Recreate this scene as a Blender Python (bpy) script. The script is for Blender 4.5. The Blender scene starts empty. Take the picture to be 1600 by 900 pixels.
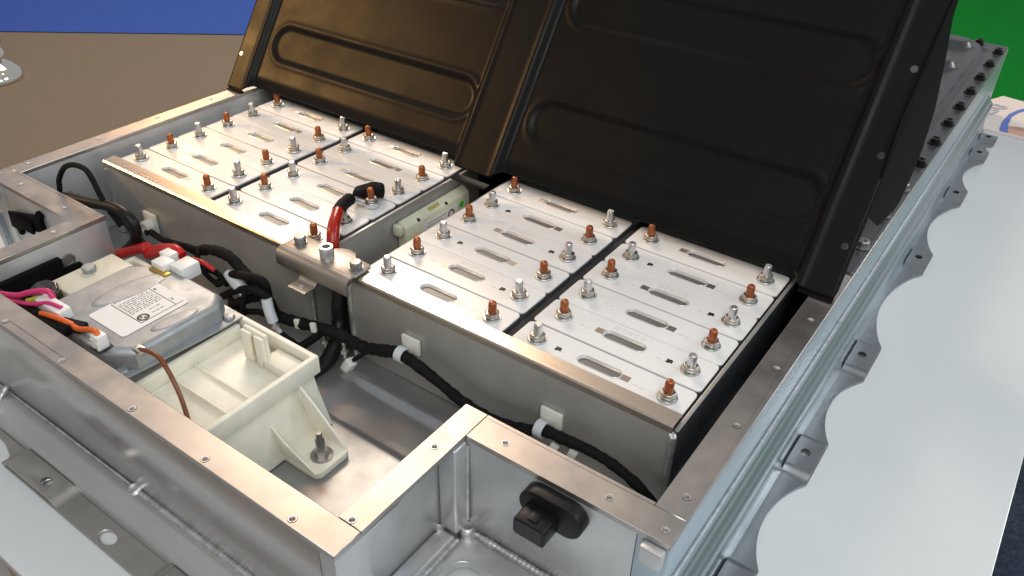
import bpy, bmesh, math, random
from mathutils import Vector, Matrix, noise
from mathutils.geometry import tessellate_polygon
random.seed(7)
S = bpy.context.scene
COL = S.collection
# ------------------------------------------------------------------ camera
cam = bpy.data.cameras.new('camera'); co = bpy.data.objects.new('camera', cam); COL.objects.link(co)
RX = Vector((0.81426, 0.57999, 0.02434)); FW = Vector((-0.46724, 0.67971, -0.56540))
UP = RX.cross(FW).normalized(); RX = FW.cross(UP).normalized()
M = Matrix((RX, UP, -FW)).transposed().to_4x4(); M.translation = (0.32154, -0.51275, 0.47042)
co.matrix_world = M
cam.sensor_width = 36; cam.lens = 28.963; cam.clip_start = .01; cam.clip_end = 100
S.camera = co
# ------------------------------------------------------------------ light
W = bpy.data.worlds.new('World'); S.world = W; W.use_nodes = True
bg = W.node_tree.nodes['Background']; bg.inputs[0].default_value = (.97, .98, 1.0, 1); bg.inputs[1].default_value = .40
def area(name, loc, tgt, size, power, color, sy=None):
    l = bpy.data.lights.new(name, 'AREA'); l.energy = power; l.color = color; l.size = size
    if sy: l.shape = 'RECTANGLE'; l.size_y = sy
    o = bpy.data.objects.new(name, l); COL.objects.link(o); o.location = loc
    o.rotation_euler = (Vector(tgt) - Vector(loc)).to_track_quat('-Z', 'Y').to_euler()
    return o
WARM = (1.0, .66, .36); COOL = (1.0, .975, .94)
def spot(name, loc, tgt, power, color, deg, rad=.06):
    l = bpy.data.lights.new(name, 'SPOT'); l.energy = power; l.color = color; l.spot_size = math.radians(deg); l.spot_blend = 1; l.shadow_soft_size = rad
    o = bpy.data.objects.new(name, l); COL.objects.link(o); o.location = loc
    o.rotation_euler = (Vector(tgt) - Vector(loc)).to_track_quat('-Z', 'Y').to_euler()
    return o
ORANGE = (1, .46, .15)
area('warm_hall_lamp', (-3.4, 2.9, 3.2), (-1.6, .8, 0), 1.5, 125, (1.0, .86, .70))
area('warm_hall_lamp', (-1.47, .67, 1.87), (-.2, -.1, 0), .26, 1.8, ORANGE)
area('warm_hall_lamp', (-1.33, 1.34, 2.0), (-.1, -.1, 0), .18, 1.9, ORANGE)
area('warm_hall_lamp', (-1.95, 2.25, 2.15), (-.1, 0, 0), .16, 5, ORANGE)
area('warm_hall_lamp', (-3.0, 1.55, 1.25), (-.6, .1, 0), .22, 6, ORANGE)
spot('warm_spot_lamp', (-2.75, -1.15, 1.35), (-.62, .24, .07), 215, (1, .54, .17), 19, .12)
area('hall_fill_light', (1.4, -1.9, 2.5), (0, 0, 0), 1.8, 56, COOL)
area('cool_hall_lamp', (3.0, 1.0, 2.2), (.2, .2, 0), 1.6, 27, (.66, .84, 1.0))
area('hall_fill_light', (3.6, 4.4, 3.2), (.8, 3.0, 0), 1.5, 90, (1, .98, .94))  # added fill over the green carpet to brighten it; source unseen
vs = S.view_settings; vs.view_transform = 'Standard'; vs.look = 'None'; vs.exposure = -.12; vs.gamma = 1; vs.use_curve_mapping = False

# ------------------------------------------------------------------ materials
def mat(name, col, rough=.5, metal=0., var=0., rvar=0., scale=30., stretch=(1, 1, 1), bump=0., bscale=200., bstretch=None, spec=None, coat=0., col2=None, sss=0., detail=6):
    m = bpy.data.materials.new(name); m.use_nodes = True; nt = m.node_tree; N = nt.nodes; L = nt.links
    p = N['Principled BSDF']; p.inputs['Base Color'].default_value = (*col, 1); p.inputs['Roughness'].default_value = rough; p.inputs['Metallic'].default_value = metal
    if spec is not None: p.inputs['Specular IOR Level'].default_value = spec
    if coat: p.inputs['Coat Weight'].default_value = coat; p.inputs['Coat Roughness'].default_value = .15
    if sss: p.inputs['Subsurface Weight'].default_value = sss; p.inputs['Subsurface Radius'].default_value = (.006, .005, .003)
    tc = N.new('ShaderNodeTexCoord')
    def nz(sc, st, det=detail):
        mp = N.new('ShaderNodeMapping'); mp.inputs['Scale'].default_value = st; L.new(tc.outputs['Object'], mp.inputs[0])
        n = N.new('ShaderNodeTexNoise'); n.inputs['Scale'].default_value = sc; n.inputs['Detail'].default_value = det; n.inputs['Roughness'].default_value = .6
        L.new(mp.outputs[0], n.inputs['Vector']); return n.outputs['Fac']
    if var or col2:
        f = nz(scale, stretch); r = N.new('ShaderNodeValToRGB')
        a, b = .32, .68
        r.color_ramp.elements[0].position = a; r.color_ramp.elements[1].position = b
        lo = col2 if col2 else tuple(c * (1 - var) for c in col)
        hi = tuple(min(1, c * (1 + var * .5)) for c in col)
        r.color_ramp.elements[0].color = (*lo, 1); r.color_ramp.elements[1].color = (*hi, 1)
        L.new(f, r.inputs[0]); L.new(r.outputs[0], p.inputs['Base Color'])
    if rvar:
        f = nz(scale * .8, stretch); mr = N.new('ShaderNodeMapRange'); mr.inputs['From Min'].default_value = .3; mr.inputs['From Max'].default_value = .7
        mr.inputs['To Min'].default_value = max(.03, rough - rvar); mr.inputs['To Max'].default_value = rough + rvar
        L.new(f, mr.inputs['Value']); L.new(mr.outputs[0], p.inputs['Roughness'])
    if bump:
        f = nz(bscale, bstretch or stretch); b = N.new('ShaderNodeBump'); b.inputs['Strength'].default_value = bump; b.inputs['Distance'].default_value = .001
        L.new(f, b.inputs['Height']); L.new(b.outputs[0], p.inputs['Normal'])
    return m
AX, AY, AZ = (.03, 1, 1), (1, .03, 1), (1, 1, .03)
M_ = {}
M_['rim'] = mat('milled_aluminium', (.50, .475, .455), .34, .93, .12, .09, 26, (1, 1, 1))
M_['wall'] = mat('sheet_aluminium', (.66, .675, .68), .37, .66, .24, .15, 8, (1, 1, 1), .06, 120)
M_['plate'] = mat('grey_frame_plate', (.47, .465, .445), .44, .6, .16, .12, 14, (1, 1, 1), .10, 160)
M_['rail'] = mat('extruded_aluminium', (.44, .51, .56), .33, .93, .16, .09, 16, (1, .08, 1), .04, 220)
M_['railwall'] = mat('tray_side_aluminium', (.50, .58, .64), .40, .85, .12, .06, 14, (1, .2, 1), .03, 200)
M_['fineweld'] = mat('dull_weld_metal', (.50, .53, .56), .60, .85, .25, .08, 120)
M_['front'] = mat('front_extrusion', (.62, .615, .60), .31, .80, .26, .17, 10, (.22, 1, 1), .05, 160)
M_['bar'] = mat('bar_aluminium', (.60, .535, .46), .28, .95, .12, .06, 60, (.03, 1, 1), .03, 300, (.02, 1, 1))  # plain aluminium; warm tone of reflected lamp light put into the base colour
M_['flange'] = mat('flange_aluminium', (.34, .365, .385), .34, .93, .16, .09, 20, (1, 1, 1), .05, 200)
M_['flangefront'] = mat('front_flange_aluminium', (.46, .445, .42), .40, .85, .16, .08, 20, (1, 1, 1), .05, 200)
M_['floor'] = mat('tray_floor_aluminium', (.42, .44, .455), .42, .85, .24, .12, 9, (1, 1, 1), .06, 140)
M_['weld'] = mat('weld_metal', (.66, .67, .68), .42, .95, .30, .1, 120, (1, 1, 1), .3, 700)
M_['film'] = mat('white_cell_film', (.83, .835, .825), .22, 0, .03, .07, 14, (1, 1, 1), .02, 60)
M_['cellside'] = mat('cell_can', (.20, .20, .20), .45, .6, .1)
M_['vent'] = mat('vent_foil', (.88, .86, .83), .34, .5, .08, .05, 50, (1, 1, 1), .10, 160)
M_['ventpatch'] = mat('bare_metal_patch', (.42, .39, .36), .40, 1, .1)
M_['copper'] = mat('copper_stud', (.42, .135, .055), .42, .75, .28, .1, 180, (1, 1, 1), .2, 700)
M_['silver'] = mat('aluminium_stud', (.72, .72, .72), .36, 1, .15, .1, 150, (1, 1, 1), .15, 700)
M_['nut'] = mat('zinc_nut', (.50, .47, .42), .34, 1, .25, .1, 150, (1, 1, 1), .1, 600)
M_['steel'] = mat('dull_steel', (.36, .36, .36), .45, 1, .2, .1, 100, (1, 1, 1), .1, 400)
M_['galv'] = mat('galvanised_steel', (.40, .425, .445), .52, .75, .14, .07, 70, (1, 1, 1), .05, 200)
M_['black'] = mat('black_painted_steel', (.006, .0057, .0054), .40, 0, .25, .10, 9, (1, 1, 1), .06, 900, spec=.15)
M_['blackcover'] = mat('black_paint_sheen_tone', (.042, .048, .055), .27, 0, .2, .05, 14, (1, 1, 1), .05, 900, spec=.6)  # same black as the lid, base lifted to carry the cover's grazing sheen
M_['matteblack'] = mat('matte_black_steel', (.004, .004, .0045), .75, 0, spec=.08)
M_['holegrey'] = mat('grey_hole_disc', (.10, .10, .105), .5)
M_['gap'] = mat('dark_spacer_foam', (.012, .013, .016), .7)
M_['plastic'] = mat('black_plastic', (.009, .009, .010), .42, 0, .2, .06, 60, (1, 1, 1), .08, 600, spec=.3)
M_['tape'] = mat('black_cloth_tape', (.008, .008, .009), .75, 0, .5, .1, 160, (1, 1, 1), .6, 420, spec=.18)
M_['conduit'] = mat('black_conduit', (.008, .008, .009), .42, spec=.3)
M_['cream'] = mat('cream_plastic', (.83, .81, .69), .40, 0, .13, .08, 18, (1, 1, 1), .03, 120, sss=.12)
M_['oldcream'] = mat('dull_cream_plastic', (.62, .60, .49), .48, 0, .12, .05, 30)
M_['white'] = mat('white_plastic', (.82, .82, .80), .35, 0, .05)
M_['creamold'] = mat('aged_cream_plastic', (.60, .62, .47), .45, 0, .12, .05, 40)
M_['clip'] = mat('natural_nylon', (.74, .76, .70), .38, 0, .06, sss=.08)
M_['tie'] = mat('translucent_tie', (.62, .66, .70), .30, 0, .05)
M_['red'] = mat('red_sleeve', (.50, .010, .012), .36, 0, .25, .05, 90, (1, 1, 1), .2, 300)
M_['redcable'] = mat('red_cable', (.40, .018, .008), .24, 0, .15, .05, 60, (1, 1, 1), .05, 300)
M_['pink'] = mat('magenta_wire', (.60, .03, .16), .40)
M_['orange'] = mat('orange_wire', (.75, .13, .012), .40)
M_['brown'] = mat('brown_wire', (.20, .055, .016), .34, 0, .25, scale=120)
M_['green'] = mat('green_sticker', (.03, .60, .05), .5)
M_['yellow'] = mat('yellow_green_wire', (.42, .45, .03), .45)
M_['sticker'] = mat('white_label', (.80, .80, .79), .38)
M_['ink'] = mat('grey_print', (.16, .16, .17), .6)
M_['faint'] = mat('faint_print', (.55, .55, .55), .45)
M_['inkdark'] = mat('black_print', (.02, .02, .025), .5)
M_['gold'] = mat('yellow_chromate', (.60, .40, .10), .35, .9, .25, .1, 200)
M_['tan'] = mat('tan_sticker', (.42, .36, .12), .5, 0, .3, scale=300)
M_['acryl'] = mat('white_acrylic', (.655, .69, .70), .20, 0, .03, .10, 5, coat=.15)
M_['table'] = mat('white_table', (.72, .72, .71), .4, 0, .03)
M_['chrome'] = mat('chrome', (.85, .82, .75), .07, 1)
M_['paper'] = mat('leaflet_paper', (.78, .68, .62), .5, 0, .12, scale=6)
M_['blueink'] = mat('blue_print', (.10, .16, .48), .5)
M_['greyink'] = mat('grey_blue_print', (.42, .42, .52), .5)
M_['photo'] = mat('brown_picture_print', (.62, .36, .26), .5, 0, .4, scale=40, stretch=(.2, 1, 1))
def carpet(n, c, v=.35):
    return mat(n, c, .95, 0, v, 0, 130, (1, 1, 1), .9, 330, spec=.1, detail=8)
M_['c_brown'] = carpet('brown_carpet', (.215, .172, .133), .20)
M_['c_blue'] = carpet('blue_carpet', (.046, .10, .40), .15)
M_['c_green'] = carpet('green_carpet', (.002, .19, .020), .25)
M_['c_navy'] = carpet('navy_carpet', (.035, .050, .075), .5)

# ------------------------------------------------------------------ mesh builder
class MB:
    def __init__(s): s.v = []; s.f = []
    def add(s, vs, fs):
        b = len(s.v); s.v += [tuple(q) for q in vs]; s.f += [tuple(i + b for i in f) for f in fs]; return s
    def box(s, x0, x1, y0, y1, z0, z1):
        return s.add([(x0, y0, z0), (x1, y0, z0), (x1, y1, z0), (x0, y1, z0), (x0, y0, z1), (x1, y0, z1), (x1, y1, z1), (x0, y1, z1)],
                     [(0, 3, 2, 1), (4, 5, 6, 7), (0, 1, 5, 4), (1, 2, 6, 5), (2, 3, 7, 6), (3, 0, 4, 7)])
    def obox(s, c, ax, ay, az, hx, hy, hz):
        c, ax, ay = Vector(c), Vector(ax).normalized(), Vector(ay); az = ax.cross(ay).normalized(); ay = az.cross(ax)
        vs = [c + ax * hx * i + ay * hy * j + az * hz * k for k in (-1, 1) for j, i in ((-1, -1), (-1, 1), (1, 1), (1, -1))]
        return s.add(vs, [(0, 3, 2, 1), (4, 5, 6, 7), (0, 1, 5, 4), (1, 2, 6, 5), (2, 3, 7, 6), (3, 0, 4, 7)])
    def rings(s, rings, cap0=True, cap1=True, closed=True):
        n = len(rings[0]); vs = [q for r in rings for q in r]; fs = []
        for i in range(len(rings) - 1):
            for j in range(n if closed else n - 1):
                a, b = i * n + j, i * n + (j + 1) % n
                fs.append((a, b, b + n, a + n))
        if cap0: fs.append(tuple(range(n - 1, -1, -1)))
        if cap1: fs.append(tuple(range((len(rings) - 1) * n, len(rings) * n)))
        return s.add(vs, fs)
    def lathe(s, c, axis, prof, seg=20, phase=0):
        c = Vector(c); a = Vector(axis).normalized(); u = a.orthogonal().normalized(); w = a.cross(u)
        rr = []
        for r, h in prof:
            rr.append([c + a * h + (u * math.cos(2 * math.pi * k / seg + phase) + w * math.sin(2 * math.pi * k / seg + phase)) * max(r, 1e-5) for k in range(seg)])
        return s.rings(rr)
    def cyl(s, c, axis, r, h, seg=20): return s.lathe(c, axis, [(r, 0), (r, h)], seg)
    def tube(s, pts, r, seg=10, sub=6, wob=0., ends=True):
        P = [Vector(p) for p in pts]
        if len(P) == 2: Q = [P[0].lerp(P[1], k / 4) for k in range(5)]
        else:
            Q = []
            E = [P[0] * 2 - P[1]] + P + [P[-1] * 2 - P[-2]]
            for i in range(1, len(E) - 2):
                p0, p1, p2, p3 = E[i - 1:i + 3]
                for k in range(sub):
                    t = k / sub
                    Q.append(.5 * ((2 * p1) + (-p0 + p2) * t + (2 * p0 - 5 * p1 + 4 * p2 - p3) * t * t + (-p0 + 3 * p1 - 3 * p2 + p3) * t ** 3))
            Q.append(P[-1])
        rr = []; u = None; n = len(Q)
        for i, q in enumerate(Q):
            t = (Q[min(i + 1, n - 1)] - Q[max(i - 1, 0)]).normalized()
            if u is None: u = t.orthogonal().normalized()
            u = (u - t * u.dot(t)).normalized(); w = t.cross(u)
            rad = r(i / (n - 1)) if callable(r) else r
            if wob: rad *= 1 + wob * noise.noise(q * 160)
            rr.append([q + (u * math.cos(2 * math.pi * k / seg) + w * math.sin(2 * math.pi * k / seg)) * rad for k in range(seg)])
        return s.rings(rr, ends, ends)
    def weld(s, a, b, r=.003, pitch=.0035, n=9):
        a, b = Vector(a), Vector(b); L = (b - a).length; d = (b - a).normalized(); k = max(4, int(L / pitch * 3))
        u = d.orthogonal().normalized(); w = d.cross(u); rr = []
        for i in range(k + 1):
            q = a + d * (L * i / k); rad = r * (.72 + .16 * ((i % 3) / 2)) * (1 + .18 * noise.noise(q * 90))
            rr.append([q + (u * math.cos(2 * math.pi * j / n) + w * math.sin(2 * math.pi * j / n)) * rad for j in range(n)])
        return s.rings(rr)
    def plate(s, outer, holes, z0, z1, f=None):
        loops = [list(outer)] + [list(h) for h in holes]
        flat = [q for l in loops for q in l]; n = len(flat)
        tris = tessellate_polygon([[Vector((q[0], q[1], 0)) for q in l] for l in loops])
        vs = [(q[0], q[1], z1) for q in flat] + [(q[0], q[1], z0) for q in flat]
        if f: vs = [f(q) for q in vs]
        fs = []
        for t in tris:
            a, b, c = (flat[i] for i in t)
            if (b[0] - a[0]) * (c[1] - a[1]) - (b[1] - a[1]) * (c[0] - a[0]) < 0: t = t[::-1]
            fs.append(tuple(t)); fs.append(tuple(i + n for i in t[::-1]))
        o = 0
        for l in loops:
            m = len(l)
            for i in range(m): a, b = o + i, o + (i + 1) % m; fs.append((a, a + n, b + n, b))
            o += m
        return s.add(vs, fs)
    def quad(s, pts): return s.add(pts, [(0, 1, 2, 3)])
    def mesh(s, name, m, bevel=0, smooth=40, seg=2, weld=False):
        me = bpy.data.meshes.new(name); me.from_pydata(s.v, [], s.f); me.materials.append(m)
        bm = bmesh.new(); bm.from_mesh(me)
        if weld: bmesh.ops.remove_doubles(bm, verts=bm.verts, dist=1e-5)
        bmesh.ops.recalc_face_normals(bm, faces=bm.faces)
        if bevel:
            es = [e for e in bm.edges if len(e.link_faces) == 2 and e.calc_face_angle(0) > math.radians(35)]
            bmesh.ops.bevel(bm, geom=es, offset=bevel, segments=seg, affect='EDGES', profile=.5, clamp_overlap=True)
        bm.to_mesh(me); bm.free()
        for p in me.polygons: p.use_smooth = True
        me.set_sharp_from_angle(angle=math.radians(smooth))
        return me
    def build(s, name, m, parent=None, bevel=0, smooth=40, seg=2, weld=False):
        o = bpy.data.objects.new(name, s.mesh(name, m, bevel, smooth, seg, weld)); COL.objects.link(o)
        if parent: put(o, parent)
        return o
def world_of(o):
    M = Matrix.LocRotScale(o.location, o.rotation_euler, None)
    return world_of(o.parent) @ o.matrix_parent_inverse @ M if o.parent else M
def put(o, parent):                      # geometry written in world metres: keep it in place under a placed Empty
    o.parent = parent; o.matrix_parent_inverse = world_of(parent).inverted()
def obj(name, me, parent=None, loc=None):
    o = bpy.data.objects.new(name, me); COL.objects.link(o)
    if parent: o.parent = parent
    if loc: o.location = loc
    return o
def thing(name, label, cat, loc=(0, 0, 0), rz=0, group=None):
    o = bpy.data.objects.new(name, None); COL.objects.link(o); o.location = loc; o.rotation_euler = (0, 0, rz); o.empty_display_size = .02
    o['label'] = label; o['category'] = cat
    if group: o['group'] = group
    return o
def tag(o, label, cat, group=None):
    o['label'] = label; o['category'] = cat
    if group: o['group'] = group
    return o
def struct(o): o['kind'] = 'structure'; return o
def circ(cx, cy, r, n=14): return [(cx + r * math.cos(2 * math.pi * k / n), cy + r * math.sin(2 * math.pi * k / n)) for k in range(n)]
def stadium(cx, cy, L, w, n=8):
    r = w / 2; h = L / 2 - r
    return [(cx + h + r * math.cos(a), cy + r * math.sin(a)) for a in [(-.5 + k / n) * math.pi for k in range(n + 1)]] + \
           [(cx - h + r * math.cos(a), cy + r * math.sin(a)) for a in [(.5 + k / n) * math.pi for k in range(n + 1)]]
def rrect(x0, x1, y0, y1, r, n=4):
    o = []
    for cx, cy, a0 in ((x1 - r, y0 + r, -90), (x1 - r, y1 - r, 0), (x0 + r, y1 - r, 90), (x0 + r, y0 + r, 180)):
        for k in range(n + 1): a = math.radians(a0 + 90 * k / n); o.append((cx + r * math.cos(a), cy + r * math.sin(a)))
    return o

# ================================================================== SETTING
ZF = -.8
def sheet(name, pts, z, m):
    mb = MB(); mb.add([(x, y, z) for x, y in pts], [tuple(range(len(pts)))]); return struct(mb.build(name, m))
sheet('floor', [(-40, -30), (30, -30), (30, 40), (-40, 40)], ZF, M_['c_brown'])
d = Vector((.901, .691)).normalized(); nn = Vector((-d.y, d.x)); A = Vector((-3.909, 1.284)) - d * 6; B = Vector((-3.009, 1.975)) + d * 2.2
sheet('blue_carpet', [A, B, B + nn * 9, A + nn * 9], ZF + .004, M_['c_blue'])
sheet('green_carpet', [(-1.0, 1.9), (8, 1.9), (8, 14), (-1.0, 14)], ZF + .004, M_['c_green'])
sheet('navy_carpet', [(-.2, -4), (8, -4), (8, 1.89), (-.2, 1.89)], ZF + .004, M_['c_navy'])

# ================================================================== TABLE
XC = -.2375
ZT = -.1078
tb = thing('display_table', 'long white display table standing on the carpets under the whole battery pack', 'table', (XC, .4, ZF))
MB().box(-.775, .385, -.36, 1.19, ZT - .05, ZT - .012).build('table_top', M_['table'], tb, .002)
for sx in (-.765, .33):
    for sy in (-.34, 1.13): MB().box(sx, sx + .04, sy, sy + .04, ZF + .004, ZT - .0505).build('leg', M_['table'], tb, .002)
ac = MB().box(-.795, .4095, -.3945, 1.100, ZT - .0117, ZT).build('acrylic_sheet', M_['acryl'], None, .0012)
tag(ac, 'glossy milk white acrylic sheet laid on the table under the tray', 'sheet')

# ================================================================== BATTERY TRAY
tray = thing('battery_tray', 'open welded aluminium battery tray with T shaped rim and scalloped mounting flanges', 'battery tray', (XC, .4, -.118))
ZR, RT = .016, .005
def mir(x): return 2 * XC - x
RHX = [y for y in (-.106, -.015, .073, .161)]
strips = []
def rim(x0, x1, y0, y1, holes, lift=0.):
    MB().plate([(x0, y0), (x1, y0), (x1, y1), (x0, y1)], [circ(a, b, .0030) for a, b in holes], ZR - RT + lift, ZR + lift).build('rim_strip', M_['rim'], tray, .0006, seg=1)
    for a, b in holes:
        mb = MB(); mb.lathe((a, b, ZR + lift - .006), (0, 0, 1), [(.0029, 0), (.0029, .0061), (.0031, .0064), (.0025, .0064), (.0020, .0055), (.0018, .002)], 16)
        mb.build('rivet_nut', M_['silver'], tray)
XI, XO = .184, .2093
TI, TO = .0125, .0344
YI, YO = -.1235, -.152
YB = 1.175
hs = [(.1993, y) for y in RHX]
rim(XI, XO, -.1265, YB, hs); rim(mir(XO), mir(XI), -.1265, YB, [(mir(a), b) for a, b in hs])
h2 = [(.0637, -.1402), (.1546, -.1395), (.2003, -.1415)]
rim(TO + .0003, XO, YO, -.1268, h2, -.0002); rim(mir(XO), mir(TO + .0003), YO, -.1268, [(mir(a), b) for a, b in h2], -.0002)
h3 = [(.0232, -.176), (.0225, -.2634), (.0300, -.1310)]
# inner edge of the step is at YI: small fillers close the 3 mm between the two strips
rim(TI, TO, -.2667, YI, h3[:2], .0002); rim(mir(TO), mir(TI), -.2667, YI, [(mir(a), b) for a, b in h3[:2]], .0002)
MB().box(TO + .0004, XI - .0003, -.1266, YI, ZR - RT, ZR - .0001).build('rim_strip', M_['rim'], tray)
MB().box(mir(XI - .0003), mir(TO + .0004), -.1266, YI, ZR - RT, ZR - .0001).build('rim_strip', M_['rim'], tray)
rim(mir(TO), TO, -.2923, -.2669, [(x, -.2870) for x in (-.0109, -.1044, -.1948, -.2934, -.385, -.476)])
# walls under the rim
ZB = -.0995
zt = ZR - RT - .0002
for a, b in ((XI + .0005, XO - .0003), (mir(XO - .0003), mir(XI + .0005))): MB().box(a, b, -.1515, YB - .001, -.1072, zt).build('side_wall', M_['railwall'] if a > 0 else M_['wall'], tray, .0008)
for a, b in ((TI + .0056, XI), (mir(XI), mir(TI + .0056))): MB().box(a, b, YO + .0006, YI - .0006, -.1072, zt).build('step_wall', M_['wall'], tray, .0008)
for a, b in ((TI + .0003, TI + .0055), (mir(TI + .0055), mir(TI + .0003))): MB().box(a, b, -.2672, YI - .0007, -.1072, zt).build('tongue_wall', M_['wall'], tray, .0008)
MB().box(mir(.0178), .0178, -.2922, -.2673, -.1072, zt).build('front_wall', M_['front'], tray, .0008)
MB().box(mir(XO), XO, YB + .0002, YB + .02, -.1072, zt).build('rear_wall', M_['wall'], tray, .0008)
# end plate of the front extrusion, with its curved edge
def yz(xa):
    return lambda q: (xa + q[2], q[0], q[1])
arc = [(-.2921, .0105), (-.2921, -.084), (-.2560, -.084), (-.2555, -.064), (-.258, -.045), (-.2615, -.030), (-.2600, -.015), (-.2540, -.004), (-.244, .004), (-.226, .0095), (-.220, .0105)]
for sgn in (1, -1):
    xa = TO - .0155 if sgn > 0 else mir(TO - .0155)
    MB().plate(arc, [], 0, .0150 * sgn, yz(xa)).build('end_plate', M_['wall'], tray, .0012)
    MB().weld((TO - .010 if sgn > 0 else mir(TO - .010), -.236, .0035), (TO - .012 if sgn > 0 else mir(TO - .012), -.212, .0060), .0045, .005).build('weld_bead', M_['weld'], tray)
    X = (lambda v: v) if sgn > 0 else mir
    # corner post, recess base and its welds
    a, b = sorted((X(.0182), X(.0362)))
    MB().box(a, b, -.1680, -.1522, -.0850, .0108).build('corner_post', M_['wall'], tray, .0022, seg=3)
    MB().weld((X(.0366), -.1530, .0080), (X(.0366), -.1535, -.078), .0021, .006).build('weld_bead', M_['weld'], tray)
    a, b = sorted((X(.0182), X(.0360)))
    MB().box(a, b, -.2915, -.1682, -.1072, -.0850).build('base_ledge', M_['wall'], tray, .003, seg=3)
    rc = [(X(.0362), -.292), (X(.0475), -.292), (X(.0475), -.1925)] + [(X(.0615 - .014 * math.cos(t)), -.1925 + .014 * math.sin(t)) for t in [k * math.pi / 16 for k in range(1, 9)]] + \
         [(X(.2040), -.1785), (X(.2040), -.1530), (X(.0362), -.1530)]
    MB().plate(rc, [], -.1000, -.092).build('recess_flange', M_['wall'], tray, .0022, seg=3)
    MB().weld((X(.0372), -.290, -.0905), (X(.0372), -.168, -.0905), .0040, .0042).build('weld_bead', M_['weld'], tray)
    MB().weld((X(.046), -.1545, -.0895), (X(.204), -.1545, -.0895), .0038, .0042).build('weld_bead', M_['weld'], tray)
    mb = MB(); mb.lathe((X(.0385), -.1560, -.092), (0, 0, 1), [(.0085, 0), (.0078, .004), (.0068, .0075), (.0045, .0092), (.0022, .0084), (0, .0082)], 18)
    mb.build('weld_blob', M_['weld'], tray)
    mb = MB(); mb.lathe((X(.0185), -.1700, -.086), (0, .3, 1), [(.0050, 0), (.0055, .003), (.0040, .006), (.0016, .0058)], 12); mb.build('weld_blob', M_['weld'], tray)
    # small bracket tucked under the rim at the end of the step
    a, b = sorted((X(.1905), X(.2075)))
    MB().box(a, b, -.1600, -.1524, -.0060, .0106).build('rim_bracket', M_['wall'], tray, .0012)
    MB().weld((X(.1895), -.1527, .009), (X(.1895), -.1527, -.006), .0012, .004).build('weld_bead', M_['weld'], tray)
# floor pressing
fl = [(-.655, .005), (-.655, -.118), (-.484, -.120), (-.484, -.266)]
flx = MB()
nx, ny = 120, 70
def floor_h(x, y):
    z = ZB
    # long shallow trough between the two fold lines
    cx0, cx1, yy0, yy1 = -.190, .16, -.118, -.064
    dx = max(cx0 - x, x - cx1, 0); dy = max(yy0 - y, y - yy1)
    def sm(t): t = max(0, min(1, t)); return t * t * (3 - 2 * t)
    ins = min(sm((x - cx0 + .004) / .022), sm((y - yy0 + .004) / .008), sm((yy1 + .004 - y) / .008))
    z -= .0055 * ins
    z += .0025 * math.exp(-((x + .185) ** 2 + (y + .078) ** 2) / .0012)
    return z
x0, x1, y0, y1 = mir(XI), XI, -.268, .02
vs_ = [(x0 + (x1 - x0) * i / nx, y0 + (y1 - y0) * j / ny) for j in range(ny + 1) for i in range(nx + 1)]
fs_ = []
for j in range(ny):
    for i in range(nx):
        xm, ym = x0 + (x1 - x0) * (i + .5) / nx, y0 + (y1 - y0) * (j + .5) / ny
        if ym < -.13 and (xm > .0178 or xm < mir(.0178)): continue
        a = j * (nx + 1) + i; fs_.append((a, a + 1, a + nx + 2, a + nx + 1))
flx.add([(x, y, floor_h(x, y)) for x, y in vs_], fs_)
flx.build('tray_floor', M_['floor'], tray, smooth=60)
MB().box(mir(XI), XI, .0202, YB, -.1072, ZB - .001).build('tray_floor', M_['floor'], tray)
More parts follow.
